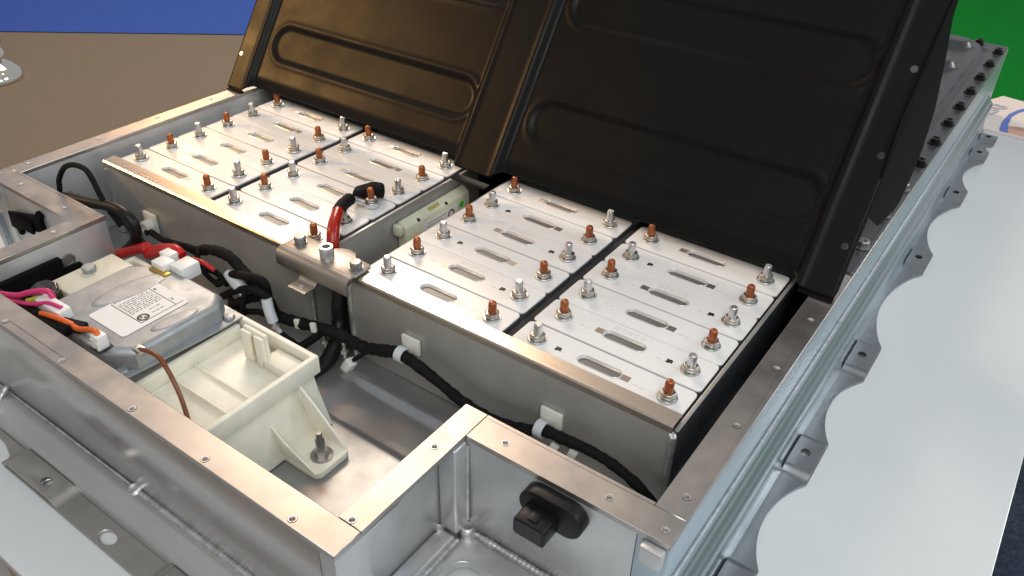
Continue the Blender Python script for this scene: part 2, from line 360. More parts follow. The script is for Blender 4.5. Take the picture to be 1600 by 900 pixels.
# side rails and scalloped flanges
rp = [(.2094, -.1072), (.2094, -.0360), (.2128, -.0378), (.2152, -.0425), (.2172, -.0470), (.2200, -.0498), (.2228, -.0530), (.2240, -.0575), (.2238, -.0630), (.2220, -.0720), (.2208, -.0800), (.2206, -.0890), (.2222, -.0970), (.2250, -.1035), (.2250, -.1072)]
for sgn in (1, -1):
    X = (lambda v: v) if sgn > 0 else mir
    rr = [[(X(a), y, z) for a, z in rp] for y in [-.156 + (1.085 + .156) * k / 24 for k in range(25)]]
    MB().rings(rr).build('side_rail', M_['rail'], tray, smooth=50)
    rr = []
    # upper groove roll
    mb = MB(); mb.weld((X(.2105), -.154, -.0352), (X(.2105), .42, -.0352), .0024, .0034); mb.build('weld_bead', M_['fineweld'], tray)
    XE = .2500
    tabs = [(-.105, -.036), (.083, .146), (.266, .335), (.528, .586), (.762, .816), (.948, .992), (1.030, 1.068)]
    edge = [(XE - .004, -.156), (XE, tabs[0][0])]
    for k, (ya, yb) in enumerate(tabs):
        edge += [(XE, ya), (XE, yb)]
        if k + 1 < len(tabs):
            g0, g1 = yb + .002, tabs[k + 1][0] - .002; dp = min(.0245, .0172 + (g1 - g0 - .115) * .10, (g1 - g0) * .35); n = 18
            edge += [(XE - dp * math.sin(math.pi * t) ** .72, g0 + (g1 - g0) * t) for t in [q / n for q in range(1, n)]]
    edge += [(XE, 1.074), (.2245, 1.076)]
    poly = [(.2246, -.156)] + edge
    hy = [ya + .52 * (yb - ya) for ya, yb in tabs]
    MB().plate([(X(a), b) for a, b in poly], [circ(X(.2362), y, .0085, 16) for y in hy], -.1073, -.1040).build('flange', M_['flange'], tray, .0008, seg=1)
    for k, (ya, yb) in enumerate(tabs):
        sl = .0105; zt2 = -.0985
        mb = MB()
        hole = [(X(.2362) + .0046 * math.cos(t), hy[k] + .0056 * math.sin(t)) for t in [q * math.pi / 9 for q in range(18)]]
        mb.plate([(X(.2247), ya + sl), (X(XE - .0004), ya + sl), (X(XE - .0004), yb - sl), (X(.2247), yb - sl)], [hole], zt2 - .0025, zt2)
        t_ = mb.build('mounting_tab', M_['flange'], tray)
        for y_out, y_in in ((ya, ya + sl), (yb, yb - sl)):
            rr = []
            for q in range(9):
                t = q / 8; z = -.1041 + (zt2 + .1040) * (t * t * (3 - 2 * t)); y = y_out + (y_in - y_out) * t
                rr.append([(X(.2248), y, z), (X(XE - .0005), y, z), (X(XE - .0005), y, z - .0024), (X(.2248), y, z - .0024)])
            put(MB().rings(rr).build('tab_step', M_['flange'], None, 0, 60), t_)
# front extrusion roll and its flange
fp = [(-.2924, -.1072), (-.2924, -.0885), (-.2965, -.0862), (-.3025, -.0858), (-.3080, -.0885), (-.3130, -.0935), (-.3168, -.0965), (-.3190, -.1000), (-.3190, -.1072)]
rr = [[(x, y, z) for y, z in fp] for x in [-.545 + .565 * k / 16 for k in range(17)]]
MB().rings(rr).build('front_rail', M_['front'], tray, smooth=50)
MB().weld((-.216, -.2945, -.0868), (.015, -.2945, -.0868), .0036, .0042).build('weld_bead', M_['weld'], tray)
mb = MB(); mb.lathe((-.2185, -.2950, -.0870), (0, -.3, 1), [(.0062, 0), (.0066, .0022), (.0045, .0042), (.002, .0028)], 16); mb.build('weld_blob', M_['weld'], tray)
MB().weld((-.545, -.2938, -.0862), (-.225, -.2938, -.0862), .0017, .0035).build('weld_bead', M_['weld'], tray)
MB().weld((-.428, -.2938, -.080), (-.418, -.318, -.092), .0035, .005).build('weld_bead', M_['weld'], tray)
fe = [(-.545, -.3190), (-.545, -.3420), (-.47, -.3420), (-.462, -.3420), (-.455, -.333), (-.440, -.3265), (-.410, -.3250), (-.385, -.3265), (-.366, -.332), (-.358, -.3420), (.02, -.3430), (.02, -.3190)]
hol = [[(-.2085 + .0095 * math.cos(t), -.3325 + .0062 * math.sin(t)) for t in [k * math.pi / 10 for k in range(20)]], circ(-.3015, -.331, .0085, 16)]
MB().plate(fe, hol, -.1074, -.1042).build('flange', M_['flangefront'], tray, .0008, seg=1)
for xa, xb, hx in ((-.350, -.283, -.3015), (-.135, .015, None)):
    mb = MB()
    hs_ = [[(hx + .0062 * math.cos(t), -.3310 + .0045 * math.sin(t)) for t in [k * math.pi / 8 for k in range(16)]]] if hx else []
    mb.plate([(xa, -.3415), (xb, -.3415), (xb, -.3192), (xa, -.3192)], hs_, -.1008, -.0980)
    t_ = mb.build('mounting_tab', M_['flangefront'], tray, .001, seg=2)
    for s2, ya in ((-1, xa), (1, xb)):
        rr = []
        for q in range(9):
            t = q / 8; z = -.0982 - .0062 * (t * t * (3 - 2 * t)); x_ = ya + s2 * .013 * t
            rr.append([(x_, -.3192, z), (x_, -.3414, z), (x_, -.3414, z - .003), (x_, -.3192, z - .003)])
        put(MB().rings(rr).build('tab_step', M_['flangefront'], None, 0, 60), t_)
# threaded studs with nuts on the tray floor
for sx, sy in ((-.218, -.044), (-.247, -.044)):
    mb = MB(); mb.lathe((sx, sy, ZB - .002), (0, 0, 1), [(.0028, 0), (.0028, .020), (.0022, .021)], 12); s_ = mb.build('floor_stud', M_['silver'], tray)
    put(MB().lathe((sx, sy, ZB + .006), (0, 0, 1), [(.0058, 0), (.0058, .005)], 6).build('nut', M_['nut']), s_)

# ================================================================== BATTERY CELLS
CW, CL = .0436, .1745          # width and length of a cell
XL = -.0215                    # end of the cell, seen from its first stud
def cell_meshes():
    d = {}
    top = rrect(XL, XL + CL, -CW / 2, CW / 2, .0045, 3)
    mb = MB(); mb.plate(top, [stadium(.0662, .0012, .0440, .0125)], -.0022, 0); d['cover'] = mb.mesh('cell_cover', M_['film'], .0004, seg=1)
    mb = MB(); mb.plate(rrect(XL + .0008, XL + CL - .0008, -CW / 2 + .0006, CW / 2 - .0006, .004, 3), [], -.0970, -.0024); d['can'] = mb.mesh('cell_can', M_['cellside'])
    rings = []
    for (L, w, z) in ((.0450, .0135, .0003), (.0442, .0127, .0008), (.0434, .0119, .0002), (.0424, .0108, -.0022), (.0410, .0094, -.0036), (.0380, .0062, -.0042)):
        rings.append([(x, y, z) for x, y in stadium(.0662, .0012, L, w)])
    mb = MB(); mb.rings(rings, False, True); d['vent'] = mb.mesh('vent', M_['vent'], smooth=60)
    mb = MB(); mb.box(.0885, .0968, -.0028, .0046, -.001, .00025); d['patch'] = mb.mesh('vent_tab', M_['ventpatch'])
    mb = MB(); mb.box(.0356, .0440, -.0022, .0052, -.001, .00025); d['patch2'] = mb.mesh('vent_tab', M_['ventpatch'])
    mb = MB(); mb.lathe((0, 0, .002), (0, 0, 1), [(.0041, 0), (.0041, .0145), (.0036, .0160), (.0030, .0166)], 18); d['st_s'] = mb.mesh('stud', M_['silver'])
    mb = MB(); mb.lathe((0, 0, .002), (0, 0, 1), [(.0041, 0), (.0041, .0135), (.0038, .0152), (.0030, .0166), (.0018, .0171)], 18); d['st_c'] = mb.mesh('stud', M_['copper'])
    mb = MB(); mb.lathe((0, 0, .0016), (0, 0, 1), [(.0068, 0), (.0076, .0008), (.0076, .0046), (.0066, .0054), (.0044, .0052)], 6, .3); d['nut'] = mb.mesh('nut', M_['nut'], .0003, seg=1)
    mb = MB(); mb.lathe((0, 0, .0001), (0, 0, 1), [(.0094, 0), (.0094, .0010), (.0090, .0015), (.0050, .0015)], 24); d['washer'] = mb.mesh('washer', M_['silver'])
    mb = MB()
    for k, (xa, ln) in enumerate(((.020, .005), (.0262, .004), (.100, .006), (.108, .005))): mb.box(xa, xa + ln, -.0015 - .0004 * k, -.0009 - .0004 * k, -.001, .00015)
    d['print'] = mb.mesh('printed_line', M_['faint'])
    mb = MB()
    for r in range(2):
        xx = .048
        for w in (.006, .004, .007, .003, .006): mb.box(xx, xx + w, .0125 + .0034 * r, .0132 + .0034 * r, -.001, .00012); xx += w + .0018
    d['print2'] = mb.mesh('printed_line', M_['faint'])
    for nm, cxs in (('mark', .0235), ('mark2', .1130)):
        mb = MB(); q = []
        rg = random.Random(3)
        mb.plate([(cxs - .0030, -.0026), (cxs - .0004, -.0032), (cxs + .0008, -.0016), (cxs + .0030, -.0024), (cxs + .0031, .0012), (cxs + .0016, .0030), (cxs - .0012, .0024), (cxs - .0031, .0030), (cxs - .0027, .0004)], [], -.001, .0002)
        d[nm] = mb.mesh('printed_mark', M_['inkdark'])
    return d
CM = cell_meshes()
mods = [(-.6131, 'module beside the bluish tray wall', .0026), (-.4285, 'module holding the red cable lug', .0), (-.1866, 'module next to the cream sensing box', 0.), (0., 'module by the side rail gap', -.0010)]
rows = ['first', 'second', 'third', 'fourth', 'fifth', 'sixth']
rg = random.Random(11)
for mi, (mx, mn, my) in enumerate(mods):
    for r in range(6):
        y = my + r * .045 + (.0004 if r % 2 else -.0003)
        if mi < 2: y += .0003
        if r == 0: where = 'touching the front bar'
        elif r == 5: where = 'tucked under the lid edge'
        else: where = rows[r] + ' from the front bar'
        c = thing('battery_cell', 'white topped cell %s, in %s' % (where, mn), 'battery cell', (mx, y, -.0004 * rg.random()), rg.uniform(-.002, .002), 'white topped cells packed in four modules')
        obj('cell_cover', CM['cover'], c); obj('cell_can', CM['can'], c); obj('vent', CM['vent'], c)
        obj('vent_tab', CM['patch' if r % 2 == 0 else 'patch2'], c)
        for e in range(2):
            st = obj('stud', CM['st_s' if (r + e) % 2 == 0 else 'st_c'], c, (.1335 * e, 0, rg.uniform(-.0006, .0006)))
            st.rotation_euler = (rg.uniform(-.03, .03), rg.uniform(-.03, .03), rg.uniform(0, 6))
            st['label'] = 'silver threaded stud' if (r + e) % 2 == 0 else 'copper threaded stud'
            if mi == 1 and r == 2 and e == 1: st.location.z = .006
            obj('nut', CM['nut'], st); obj('washer', CM['washer'], st)
        p_ = obj('printed_line', CM['print'], c); p_['kind'] = 'stuff'
        if r % 2: p_ = obj('printed_line', CM['print2'], c); p_['kind'] = 'stuff'
        mk = {(2, 1): 2, (2, 2): 1, (2, 3): 2, (2, 4): 1, (3, 0): 1, (3, 1): 2, (3, 3): 2, (3, 4): 1}.get((mi, r))
        if mk: obj('printed_mark', CM['mark' if mk == 1 else 'mark2'], c)

# ================================================================== MODULE FRAMES
def frame(label, x0, x1, side):
    t = thing('module_frame', label, 'frame', ((x0 + x1) / 2, -.034, ZB), 0, 'frames holding the cell modules')
    t['label'] = label
    MB().box(x0 + .004, x1 - .004, -.0340, -.0305, ZB + .0005, -.0006).build('front_plate', M_['plate'], t, .0012)
    for xa in (x0 + .0018, x1 - .0018):
        MB().tube([(xa, -.0338, ZB + .001), (xa, -.0338, -.014), (xa + (.002 if xa < (x0 + x1) / 2 else -.002), -.0325, -.009)], .0034, 10, 4, .1).build('edge_weld', M_['weld'], t)
    # open channel lying on the front plate and over the cell edges
    bx0, bx1 = x0 + .000, x1 - .003
    mb = MB()
    pr = [(-.0350, -.0030), (-.0350, .0030), (-.0335, .0044), (-.0178, .0050), (-.0168, .0042), (-.0168, .0006), (-.0180, .0006), (-.0184, .0034), (-.0330, .0030), (-.0338, .0020), (-.0338, -.0030)]
    mb.rings([[(x, a, b) for a, b in pr] for x in (bx0, bx1)]); mb.build('top_bar', M_['bar'], t, 0, 30)
    for xa, nm in ((x0, 0), (x1 - .0028, 1)):
        MB().box(xa, xa + .0028, -.0300, .262, ZB + .0005, -.0042).build('side_plate', M_['plate'] if side != nm else M_['blackcover'], t, .0008)
        MB().box(xa - .0006, xa + .0034, -.0300, .262, -.0041, -.0026).build('edge_strip', M_['plate'], t, .0005)
    mb = MB(); mb.box(x0 + .003, x1 - .003, .2620, .2660, ZB, -.004); mb.build('rear_plate', M_['plate'], t)
    gx = (x0 + x1) / 2
    MB().box(gx - .0048, gx + .0048, -.0135, .2615, -.097, -.0045).build('spacer_strip', M_['gap'], t)
    MB().box(x0 + .0032, gx - .005, -.029, .26, -.0990, -.0974).build('bottom_plate', M_['plate'], t)
    return t
frame('grey metal frame around the two modules farther from the side rail', -.6380, -.2690, 9)
frame('grey metal frame around the two modules next to the side rail', -.2120, .1580, 1)

# bridge bracket over the two frames
br = thing('bridge_bracket', 'tan grey bracket bolted across the gap between the two module frames', 'bracket', (-.25, -.03, .005))
ol = [(-.302, -.040), (-.200, -.040), (-.197, -.037), (-.197, -.0145), (-.200, -.0115), (-.221, -.0105), (-.2265, -.0040), (-.238, -.0030), (-.246, -.0060), (-.251, -.0115), (-.299, -.0115), (-.302, -.0145)]
mb = MB(); mb.plate(ol, [], .0055, .0090)
M_['bracket'] = mat('zinc_bracket', (.43, .41, .385), .42, 1, .15, .08, 30, (1, 1, 1), .08, 200)
mb.build('plate', M_['bracket'], br, .001)
pr = [(-.0400, .0088), (-.0445, .0080), (-.0480, .0050), (-.0495, .0010), (-.0495, -.0100), (-.0465, -.0100), (-.0465, .0005), (-.0450, .0035), (-.0425, .0052), (-.0400, .0056)]
MB().rings([[(x, a, b) for a, b in pr] for x in (-.302, -.1985)]).build('front_lip', M_['bracket'], br, 0, 60)
for bx in (-.2885, -.2065):
    b_ = MB().lathe((bx, -.0255, .0091), (0, 0, 1), [(.0075, 0), (.0075, .0012)], 20).build('washer', M_['steel'], br)
    put(MB().lathe((bx, -.0255, .0104), (0, 0, 1), [(.0062, 0), (.0062, .0060), (.0054, .0070), (.003, .0072)], 18).build('bolt_head', M_['steel']), b_)
MB().lathe((-.2455, -.0280, .0091), (0, 0, 1), [(.0076, 0), (.0076, .0120), (.0071, .0126), (.0043, .0126), (.0040, .0110), (.0040, .002)], 24).build('spacer_sleeve', M_['silver'], br)
pr = [(-.0466, -.0060), (-.0480, -.0130), (-.0520, -.0165), (-.0660, -.0165), (-.0660, -.0190), (-.0510, -.0190), (-.0455, -.0140), (-.0440, -.0060)]
hx0, hx1 = -.268, -.243
MB().rings([[(x, a, b) for a, b in pr] for x in (hx0, hx1)]).build('lower_tab', M_['bracket'], br, 0, 60)
MB().lathe((-.2555, -.0590, -.0166), (0, 0, 1), [(.0034, 0), (.0034, .0010), (.0022, .0010), (.0020, .0002)], 14).build('tab_rivet', M_['silver'], br)

# cream sensing box in the gap
cm = thing('sensing_box', 'cream plastic sensing box with green dot, standing in the gap between frames', 'box', (-.258, .168, -.10))
pr = [(-.2672, -.098), (-.2672, -.0172), (-.2655, -.0150), (-.2625, -.0152), (-.2552, -.0202), (-.2535, -.0235), (-.2535, -.098)]
MB().rings([[(a, y, b) for a, b in pr] for y in (.102, .222)]).build('body', M_['creamold'], cm, .0012, 40)
MB().box(-.2674, -.2560, .0930, .1022, -.030, -.0165).build('end_lip', M_['creamold'], cm, .002)
nrm = Vector((.0050, 0, .0073)).normalized()
MB().obox((-.2590, .158, -.0174), (0, 1, 0), (nrm.z, 0, -nrm.x), None, .0100, .0022, .0004).build('tan_label', M_['tan'], cm)
for yy in (.126, .178): MB().lathe((-.2556, yy, -.0202), (nrm.x, 0, nrm.z), [(.0024, 0), (.0024, .0006)], 12).build('snap_slot', M_['inkdark'], cm)
MB().box(-.2534, -.2531, .132, .198, -.058, -.0275).build('side_label', M_['sticker'], cm)
MB().lathe((-.2534, .2055, -.0320), (1, 0, 0), [(.0042, 0), (.0042, .0004)], 18).build('green_dot', M_['green'], cm)
mb = MB(); rgs = []
for r, h in ((.0062, 0), (.0062, .0005), (.0042, .0005), (.0042, 0)):
    rgs.append([(-.2533 + h, .1845 + r * math.cos(2 * math.pi * k / 20), -.0365 + r * math.sin(2 * math.pi * k / 20)) for k in range(20)])
mb.rings(rgs, False, False); mb.build('round_emblem', M_['inkdark'], cm)
mb = MB()
for k in range(4): mb.box(-.2533, -.2528, .138, .138 + (.036, .030, .038, .024)[k], -.0315 - .004 * k, -.0309 - .004 * k)
o = mb.build('printed_line', M_['ink'], cm); o['kind'] = 'stuff'

# ================================================================== LID
th = math.radians(34.4); LY, LZ = .2000, .0190
def lidp(x, s, h): return (x, LY + s * math.sin(th) - h * math.cos(th), LZ + s * math.cos(th) + h * math.sin(th))
lid = thing('pack_lid', 'black pressed steel lid flap bent upright, with long stadium beads', 'lid', (XC, LY, LZ))
LX0, LX1, LS = -.6865, .2065, .46
def sdr(x, s, x0, x1, s0, s1, r):
    qx = abs(x - (x0 + x1) / 2) - (x1 - x0) / 2 + r; qy = abs(s - (s0 + s1) / 2) - (s1 - s0) / 2 + r
    return math.hypot(max(qx, 0), max(qy, 0)) + min(max(qx, qy), 0) - r
def sm(t): t = max(0., min(1., t)); return t * t * (3 - 2 * t)
pans = [(-.652, -.262), (-.205, .170)]
beads = []
for a, b in pans:
    for sc in (.085, .229, .373): beads.append((a + .022, b - .010, sc - .0235, sc + .0235))
def lid_h(x, s):
    h = 0.
    for a, b in pans:
        dd = -sdr(x, s, a, b, -.060, .60, .016)
        h -= .0075 * sm((dd + .001) / .010)
        h += .0012 * math.exp(-((dd + .002) / .0030) ** 2)
        if dd > 0: h -= .0050 * sm((.032 - s) / .022) * sm(dd / .012)
    for a, b, c, e in beads:
        dd = -sdr(x, s, a, b, c, e, .0235)
        h -= .0029 * sm((dd + .004) / .008)
        h += .0008 * math.exp(-((dd + .0065) / .003) ** 2)
    return h
nx, ny = 372, 192
mb = MB()
vs_ = []
for j in range(ny + 1):
    for i in range(nx + 1):
        x = LX0 + (LX1 - LX0) * i / nx
        s0 = .002 + max(.0125 * sm((min(x - a, b - x) + .004) / .012) for a, b in pans)
        s = s0 + (LS - s0) * j / ny; vs_.append(lidp(x, s, lid_h(x, s)))
fs_ = [(j * (nx + 1) + i, j * (nx + 1) + i + 1, (j + 1) * (nx + 1) + i + 1, (j + 1) * (nx + 1) + i) for j in range(ny) for i in range(nx)]
mb.add(vs_, fs_); o = mb.build('lid_panel', M_['black'], lid, smooth=180)
md = o.modifiers.new('thickness', 'SOLIDIFY'); md.thickness = .0004; md.offset = -1
for x, s, m in ((.196, .231, 'holegrey'), (.198, .053, 'inkdark'), (-.6805, .053, 'silver'), (.1975, .145, 'inkdark'), (-.6805, .231, 'silver')):  # holes in the lid flange, drawn as discs toned like what shows through
    a = Vector(lidp(x, s, .0002)); nv = Vector((0, -math.cos(th), math.sin(th)))
    MB().lathe(a, nv, [(.0036, 0), (.0036, .0005), (.0028, .0007)], 16).build('hole_disc', M_[m], lid)
# folded outer edges and the lips at the foot
for xa in (LX0, LX1 - .0014):
    vv = [lidp(xa, .002, -.0015), lidp(xa, LS, -.0015), lidp(xa, LS, -.020), lidp(xa, .012, -.012)]
    mb = MB(); mb.add(vv + [(a + .0014, b, c) for a, b, c in vv], [(0, 1, 2, 3), (7, 6, 5, 4), (0, 4, 5, 1), (1, 5, 6, 2), (2, 6, 7, 3), (3, 7, 4, 0)]); mb.build('folded_edge', M_['matteblack'], lid)
for xa, xb in ((LX0, -.655), (.172, LX1)):
    mb = MB(); mb.add([(xa, .1985, .0178), (xb, .1985, .0178), (xb, .204, .0195), (xa, .204, .0195), (xa, .1985, .0166), (xb, .1985, .0166), (xb, .205, .0166), (xa, .205, .0166)], [(0, 1, 2, 3), (7, 6, 5, 4), (0, 4, 5, 1), (1, 5, 6, 2), (2, 6, 7, 3), (3, 7, 4, 0)]); mb.build('foot_lip', M_['black'], lid)
mb = MB(); mb.box(-.256, -.206, .187, .2005, .0105, .0120); mb.build('foot_lip', M_['black'], lid)
mb = MB(); mb.plate([(.422, .0200), (.452, .0205), (.480, .040), (.500, .070), (.494, .120), (.446, .190), (.400, .245), (.396, .290), (.360, .262), (.280, .170), (.262, .085), (.345, .036)], [], 0, .0020, lambda q: (.2037 + q[2], q[0], q[1])); mb.build('side_stay', M_['matteblack'], lid)  # stay, its outline widened to darken the gap beside the lid edge

# ================================================================== REAR COVER
cv = thing('rear_cover', 'dark painted fixed cover with raised ribs bolted over the rear of the tray', 'cover', (XC, .7, .017))
mb = MB(); nx, ny = 180, 200
cx0, cx1, cy0, cy1 = mir(.2085), .2085, .262, 1.188
ribs = [(y, .150) for y in (.30, .43, .56, .70, .845, .975, 1.105)]
def cov_h(x, y):
    u = abs(x - XC)
    dd = -sdr(u, y, -1, .412, -.5, 1.150, .02)          # raised panel inside a groove
    h = .017 + .0105 * sm((dd - .001) / .006) - .004 * math.exp(-((dd + .004) / .004) ** 2)
    for ry, _ in ribs:
        for xa, xb in ((-.64, -.265), (-.205, .160)):
            d2 = -sdr(x, y, xa, xb, ry - .022, ry + .022, .022)
            h += .0105 * sm((d2 + .002) / .007)
    return h
vs_ = [(cx0 + (cx1 - cx0) * i / nx, cy0 + (cy1 - cy0) * j / ny) for j in range(ny + 1) for i in range(nx + 1)]
mb.add([(x, y, cov_h(x, y)) for x, y in vs_], [(j * (nx + 1) + i, j * (nx + 1) + i + 1, (j + 1) * (nx + 1) + i + 1, (j + 1) * (nx + 1) + i) for j in range(ny) for i in range(nx)])
o = mb.build('cover_panel', M_['blackcover'], cv, smooth=180)
md = o.modifiers.new('thickness', 'SOLIDIFY'); md.thickness = .0006; md.offset = -1
bm_ = {}
for k, m in (('dark', 'plastic'), ('zinc', 'gold'), ('grey', 'steel')):
    mb = MB(); mb.lathe((0, 0, 0), (0, 0, 1), [(.0092, 0), (.0092, .0012), (.0066, .0014), (.0066, .0072), (.0056, .0082), (.0036, .0080), (.0030, .0060)], 16); bm_[k] = mb.mesh('bolt_head', M_[m])
for y in (.324, .410, .492, .577, .660, .740, .818, .897, .975, 1.055, 1.136):
    k = 'grey' if y < .42 else ('grey' if y < .5 else 'dark')
    o = obj('bolt_head', bm_[k]); o.location = (.1993, y, .0175); put(o, cv)
    o = obj('bolt_head', bm_['dark']); o.location = (mir(.1993), y, .0175); put(o, cv)
for x in (.162, .08, 0, -.08, -.16, -.24, -.32, -.40, -.48, -.56, -.64):
    o = obj('bolt_head', bm_['dark']); o.location = (x, 1.172, .0175); put(o, cv)

# ================================================================== CREAM CONTAINER under the control unit
ct = thing('cream_housing', 'cream plastic relay housing with open top, bolted to the tray floor', 'housing', (-.3, -.19, ZB))
xr, xl, yf, yb, zt_ = -.164, -.452, -.260, -.122, -.0220
mb = MB()
# outer wall flares slightly to the floor; a rolled rim round the top
def ring(x0, x1, y0, y1, z): return [(x0, y0, z), (x1, y0, z), (x1, y1, z), (x0, y1, z)]
mb.rings([ring(xl, xr - .008, yf, yb - .004, zt_ - .015), ring(xl, xr - .003, yf, yb - .004, -.06), ring(xl, xr + .012, yf, yb - .004, ZB + .001),
          ring(xl, xr + .009, yf + .003, yb - .007, ZB + .001), ring(xl, xr - .012, yf + .004, yb - .008, zt_ - .016)], False, False)
mb.build('body', M_['cream'], ct, .001)
mb = MB()
mb.rings([ring(xl, xr, yf, yb, zt_ - .020), ring(xl, xr, yf, yb, zt_), ring(xl + .006, xr - .006, yf + .006, yb - .006, zt_), ring(xl + .007, xr - .007, yf + .007, yb - .007, zt_ - .020), ring(xl, xr, yf, yb, zt_ - .020)], False, False)
mb.build('rim', M_['cream'], ct, .0014, weld=True)
mb = MB(); mb.box(xl + .006, xr - .0075, yf + .0075, yb - .0075, zt_ - .024, zt_ - .019); mb.build('compartment_floor', M_['cream'], ct, .001)
MB().box(-.262, xr - .0078, -.190, -.1885, zt_ - .0188, zt_ - .0150).build('rib', M_['cream'], ct)
MB().box(-.262, xr - .0078, -.216, -.2145, zt_ - .0188, zt_ - .0130).build('rib', M_['cream'], ct)
MB().box(-.270, -.2640, -.252, -.132, zt_ - .0188, zt_ - .0035).build('rib', M_['cream'], ct, .001)
MB().box(-.2120, xr - .008, -.152, -.130, zt_ - .0188, zt_ - .008).build('raised_pad', M_['cream'], ct, .0025)
# upright latch with a slot
la = MB(); la.box(-.2360, -.2230, -.1520, -.1480, zt_ - .018, zt_ + .016); la.box(-.2180, -.2060, -.1520, -.1480, zt_ - .018, zt_ + .016); la.box(-.2360, -.2060, -.1478, -.1440, zt_ - .018, zt_ + .018)
la.build('latch', M_['cream'], ct, .0008)
MB().box(-.2228, -.2182, -.1500, -.1481, zt_ - .010, zt_ + .012).build('latch_slot', M_['tan'], ct)
# foot with gussets and bolt
mb = MB(); mb.plate(rrect(-.160, -.1085, -.187, -.145, .007, 4), [], ZB + .0004, ZB + .0075); mb.build('foot', M_['cream'], ct, .0014)
for gy, gz in ((-.187, .024), (-.1485, .044)):
    mb = MB(); mb.plate([(-.160, ZB + .007), (-.1105, ZB + .007), (-.150, ZB + gz), (-.166, ZB + gz + .012)], [], 0, .0026, lambda q, g=gy: (q[0], g + q[2], q[1])); mb.build('foot_gusset', M_['cream'], ct, .0006)
bt = MB().lathe((-.1240, -.1665, ZB + .0076), (0, 0, 1), [(.0105, 0), (.0105, .0016), (.0066, .0018)], 24).build('washer', M_['steel'], ct)
put(MB().lathe((-.1240, -.1665, ZB + .0093), (0, 0, 1), [(.0064, 0), (.0064, .0058), (.005, .0065)], 6).build('nut', M_['nut']), bt)
put(MB().lathe((-.1240, -.1665, ZB + .0155), (0, 0, 1), [(.0042, 0), (.0042, .0120), (.0030, .0135), (.0030, .0190), (.0022, .0205)], 14).build('bolt_shaft', M_['steel']), bt)
# raised terminal cover at the wall side
MB().box(-.4500, -.4095, -.216, -.146, -.026, -.0060).build('terminal_cover', M_['oldcream'], ct, .002)
tcb = MB().lathe((-.4360, -.180, -.0059), (0, 0, 1), [(.0066, 0), (.0072, .0048), (.006, .006), (.003, .0061)], 18).build('cover_screw', M_['galv'], ct)

# ================================================================== CONTROL UNIT
cu = thing('control_unit', 'galvanised control unit case with a white printed label on top', 'control unit', (-.33, -.19, -.02))
zp, zc = -.0195, .0005
ux0, ux1, uy0, uy1 = -.4130, -.2700, -.2560, -.1260
op = [(ux0, uy0), (ux1 - .02, uy0), (ux1 - .004, uy0 + .004), (ux1 + .004, uy1 - .02), (ux1 + .004, uy1), (ux1 - .018, uy1 + .002), (ux0, uy1)]
MB().plate(op, [], zp - .0022, zp).build('base_plate', M_['galv'], cu, .0006)
def orect(x0, x1, y0, y1, c): return [(x0 + c, y0), (x1 - c, y0), (x1, y0 + c), (x1, y1 - c), (x1 - c, y1), (x0 + c, y1), (x0, y1 - c), (x0, y0 + c)]
mb = MB(); lv = [(0, zp + .0002), (.0004, zp + .0140), (.0012, zp + .0160), (.0030, zp + .0184), (.0050, zc - .0003), (.0064, zc)]
def oct2(i): 
    x0, x1, y0, y1 = ux0 + .005 + i, ux1 - .005 - i, uy0 + .005 + i, uy1 - .003 - i
    return [(x0 + .012, y0), (x1 - .022, y0), (x1, y0 + .016), (x1, y1 - .014), (x1 - .014, y1), (x0 + .028, y1), (x0, y1 - .022), (x0, y0 + .012)]
mb.rings([[(x, y, z) for x, y in oct2(i)] for i, z in lv], True, True)
mb.build('case', M_['galv'], cu, 0, 38)
# shallow pressed swages in the case top
for (ca, sx, sy, rz) in (((-.3640, -.1800), .0150, .0400, -.10), ((-.2875, -.1840), .0085, .0250, -.10)):
    mb = MB(); rings = []
    for r, h in ((1, -.0004), (.93, .0005), (.86, .0010), (.78, .0012), (.3, .0012), (.01, .0012)):
        rings.append([(ca[0] + r * (sx * math.cos(t) * math.cos(rz) - sy * math.sin(t) * math.sin(rz)), ca[1] + r * (sx * math.cos(t) * math.sin(rz) + sy * math.sin(t) * math.cos(rz)), zc + h) for t in [2 * math.pi * k / 40 for k in range(40)]])
    mb.rings(rings); mb.build('swage', M_['galv'], cu, 0, 80)
for x, y in ((ux1 - .004, uy1 - .010), (-.284, uy0 + .010)):
    MB().lathe((x, y, zp), (0, 0, 1), [(.0058, 0), (.0058, .0012), (.0044, .0032), (.002, .0036)], 16).build('screw', M_['galv'], cu)
# printed label
lb = MB().plate(rrect(-.3570, -.3010, -.2290, -.1570, .004, 4), [], zc + .0003, zc + .0007).build('label_sticker', M_['sticker'], cu)
zl = zc + .0007
def pr_(mb, xa, xb, ya, yb): mb.box(xa, xb, ya, yb, zl - .0002, zl + .00012)
mb = MB()
pr_(mb, -.3550, -.3065, -.2065, -.2057); pr_(mb, -.3550, -.3065, -.1685, -.1678); pr_(mb, -.3073, -.3065, -.2065, -.1600)
put(mb.build('label_rule', M_['inkdark']), lb)
mb = MB(); rg = random.Random(5)
for k in range(14):
    xa = -.3545 + k * .0031; yy = -.2040
    if k in (1, 12): continue
    end = -.1705 if k < 10 else -.187 + .01 * (k % 2)
    while yy < end:
        w = rg.uniform(.0012, .0045)
        if not (k > 9 and yy < -.190): pr_(mb, xa, xa + .0011, yy, min(yy + w, end))
        yy += w + rg.uniform(.0006, .0016)
o = mb.build('label_text', M_['ink']); put(o, lb); o['kind'] = 'stuff'
mb = MB(); pr_(mb, -.347, -.343, -.1660, -.1640); pr_(mb, -.320, -.316, -.1655, -.1640); o = mb.build('label_text', M_['ink']); put(o, lb)
mb = MB(); rgs = []
